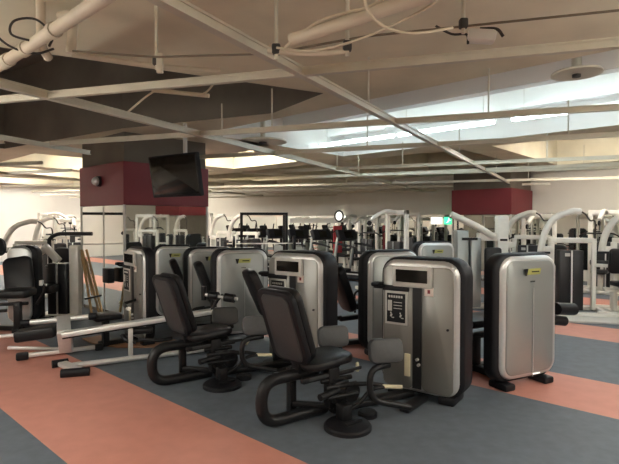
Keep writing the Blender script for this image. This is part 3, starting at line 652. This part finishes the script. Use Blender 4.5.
def treadmill(label, loc, rz, group):
    t = thing('treadmill', label, 'treadmill', loc, rz, group)
    part('deck', 'black', t, lambda b: (box(b, (0, 0, .12), (.80, 1.75, .14), None, .03), box(b, (0, .75, .20), (.70, .35, .16), None, .05)))
    for s in (-1, 1): part('side_rail', 'silver_edge', t, lambda b: box(b, (s * .36, -.1, .205), (.09, 1.5, .03), None, .008))
    for s in (-1, 1): part('upright', 'silver', t, lambda b: bar(b, (s * .40, .70, .2), (s * .40, .52, 1.25), .06, .09, .015))
    for s in (-1, 1): part('handrail', 'black', t, lambda b: tube(b, rounded([(s * .40, .52, 1.05), (s * .42, .1, 1.02), (s * .42, -.2, .95)], .1), .028, 10))
    c = part('console', 'black', t, lambda b: box(b, (0, .50, 1.30), (.86, .14, .34), RX(-20), .04))
    part('screen', 'screen', c, lambda b: box(b, (0, .43, 1.32), (.34, .02, .2), RX(-20)))
    return t
def elliptical(label, loc, rz, group):
    t = thing('elliptical_trainer', label, 'exercise machine', loc, rz, group)
    part('base', 'silver', t, lambda b: (bar(b, (0, -.8, .07), (0, .8, .07), .12, .1, .02), bar(b, (-.3, -.78, .05), (.3, -.78, .05), .08, .08), bar(b, (-.3, .78, .05), (.3, .78, .05), .08, .08), rprism(b, 0, .45, .26, .7, .1, .3, .8, .04)))
    for s in (-1, 1): part('arm', 'black', t, lambda b: tube(b, rounded([(s * .28, .1, .4), (s * .28, .25, 1.1), (s * .25, .1, 1.62)], .15), .024, 8))
    for s in (-1, 1): part('pedal', 'black', t, lambda b: box(b, (s * .2, -.15, .3), (.16, .4, .07), None, .02))
    for s in (-1, 1): part('pedal_bar', 'silver', t, lambda b: bar(b, (s * .26, -.6, .2), (s * .26, .5, .35), .05, .05))
    part('console', 'black', t, lambda b: (box(b, (0, .45, 1.42), (.36, .1, .26), RX(-25), .03), box(b, (0, .52, 1.05), (.08, .08, .6))))
    return t
g = 'white machines along the right back wall'
base = cable_tower('white cable machine at the back wall behind the press machines, first from the right', uv(1.2, 13.6), -42, g)
k = 1
for u, v, s in ((2.6, 13.9, 1.0), (3.9, 12.9, .95), (8.2, 13.9, 1.0), (9.6, 13.6, .93), (10.6, 14.3, .97)):
    dup(base, 'white cable machine at the right back wall, %s from the right' % nth[k], uv(u, v), -42, g, (1, 1, s)); k += 1
pb = dup(P1, 'white press machine farther back beside the maroon topped pillar, right', uv(3.6, 11.3), -40)
g = 'machines seen only as reflections in the pillar mirror'
for i, (x, y, rz) in enumerate(((6.9, 6.9, 120), (8.1, 6.3, 100), (7.6, 8.0, 140), (9.3, 6.6, 90), (9.0, 5.2, 60))):
    dup(base if i % 2 else P1, 'white machine beyond the right edge, reflected in the pillar mirror, %s' % nth[i], (x, y, 0), rz, g)
g = 'treadmills in front of the right back wall'
tm = treadmill('black treadmill far back, first from the right left of the exit sign', uv(8.4, 11.5), 48, g)
for i, (u, v) in enumerate(((9.4, 11.5), (10.4, 11.5), (11.4, 11.5), (12.4, 11.5), (13.4, 11.5))):
    dup(tm, 'black treadmill far back left of the exit sign, %s from the right' % nth[i + 1], uv(u, v), 48, g)
g = 'elliptical trainers behind the treadmills'
el = elliptical('black elliptical trainer behind the treadmills, first from the right', uv(12.2, 13.6), 48, g)
for i, (u, v) in enumerate(((13.3, 13.6), (14.4, 13.6), (15.5, 13.6), (16.6, 13.6))):
    dup(el, 'black elliptical trainer behind the treadmills, %s from the right' % nth[i + 1], uv(u, v), 48, g)
g = 'white machines in the far left of the room'
k = 0
for u, v, rz, h in ((16.2, 7.3, 60, 1), (15.0, 6.0, 30, .9), (13.6, 4.8, -20, .95), (17.5, 6.2, 80, 1), (19.0, 7.6, 40, 1.0), (18.2, 8.8, 120, .95), (20.5, 9.5, 60, 1), (16.0, 9.6, 60, .95), (14.2, 8.6, 150, .9), (21.5, 7.8, 60, 1), (12.2, 4.0, 20, .9)):
    dup(base if k % 2 else P1, 'white machine among those in the far left, %s counted as they stand' % nth[k], uv(u, v), rz, g, (1, 1, h)); k += 1
g = 'white machines behind the silver towers in the middle'
k = 0
for u, v, rz in ((12.6, 9.6, -42), (14.3, 10.3, -42), (11.0, 9.2, -30), (6.6, 10.6, -60)):
    dup(base if k % 2 else P1, 'white machine in the middle distance behind the silver towers, %s from the left' % nth[k], uv(u, v), rz, g); k += 1

# ------------------------------------------------------------------ wall clock, signs
t = thing('wall_clock', 'round black-rimmed wall clock high on the back wall', 'clock', uv(14.9, V1 - .03, 1.98))
t.rotation_euler = (0, 0, math.atan2(-U.y, -U.x))
t.location = Vector((1.16, 19.75, 1.93))
part('rim', 'black', t, lambda b: tube(b, [(.21 * math.cos(a * math.pi / 16), 0, .21 * math.sin(a * math.pi / 16)) for a in range(32)], .035, 8, True))
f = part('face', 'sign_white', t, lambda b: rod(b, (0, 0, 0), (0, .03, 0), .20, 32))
part('hands', 'black', f, lambda b: (box(b, (.03, -.008, .05), (.015, .006, .12), RY(25)), box(b, (-.03, -.008, .0), (.09, .006, .015), RY(-20))))
SR = math.atan2(-U.y, -U.x)
t = thing('exit_sign', 'lit green exit sign left of the maroon topped pillar', 'sign', (4.77, 16.55, 1.74)); t.rotation_euler.z = SR
part('sign_panel', 'green_lit', t, lambda b: box(b, (0, 0, 0), (.46, .05, .25), None, .01))
def run(b):
    box(b, (.12, -.028, 0), (.09, .006, .17)); box(b, (-.06, -.028, .0), (.045, .006, .10), RY(20)); box(b, (-.10, -.028, -.05), (.08, .006, .025), RY(-30)); box(b, (-.02, -.028, .025), (.09, .006, .022), RY(25))
    bmesh.ops.create_icosphere(b, subdivisions=1, radius=.026, matrix=TR(-.04, -.028, .08))
part('pictogram', 'sign_white', t, run)
t = thing('white_sign', 'blank white square sign beside the green exit sign', 'sign', (4.36, 16.92, 1.74)); t.rotation_euler.z = SR
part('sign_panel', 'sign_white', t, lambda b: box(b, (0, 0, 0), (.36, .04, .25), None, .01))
t = thing('banner', 'red sign board standing far back below the wall clock', 'sign', (1.0, 17.9, 0), 42)
part('board', 'red_sign', t, lambda b: box(b, (0, 0, 1.05), (.45, .04, 1.0), None, .01))
part('post', 'black_metal', t, lambda b: (box(b, (0, 0, .28), (.05, .05, .56)), box(b, (0, 0, .02), (.5, .3, .04))))
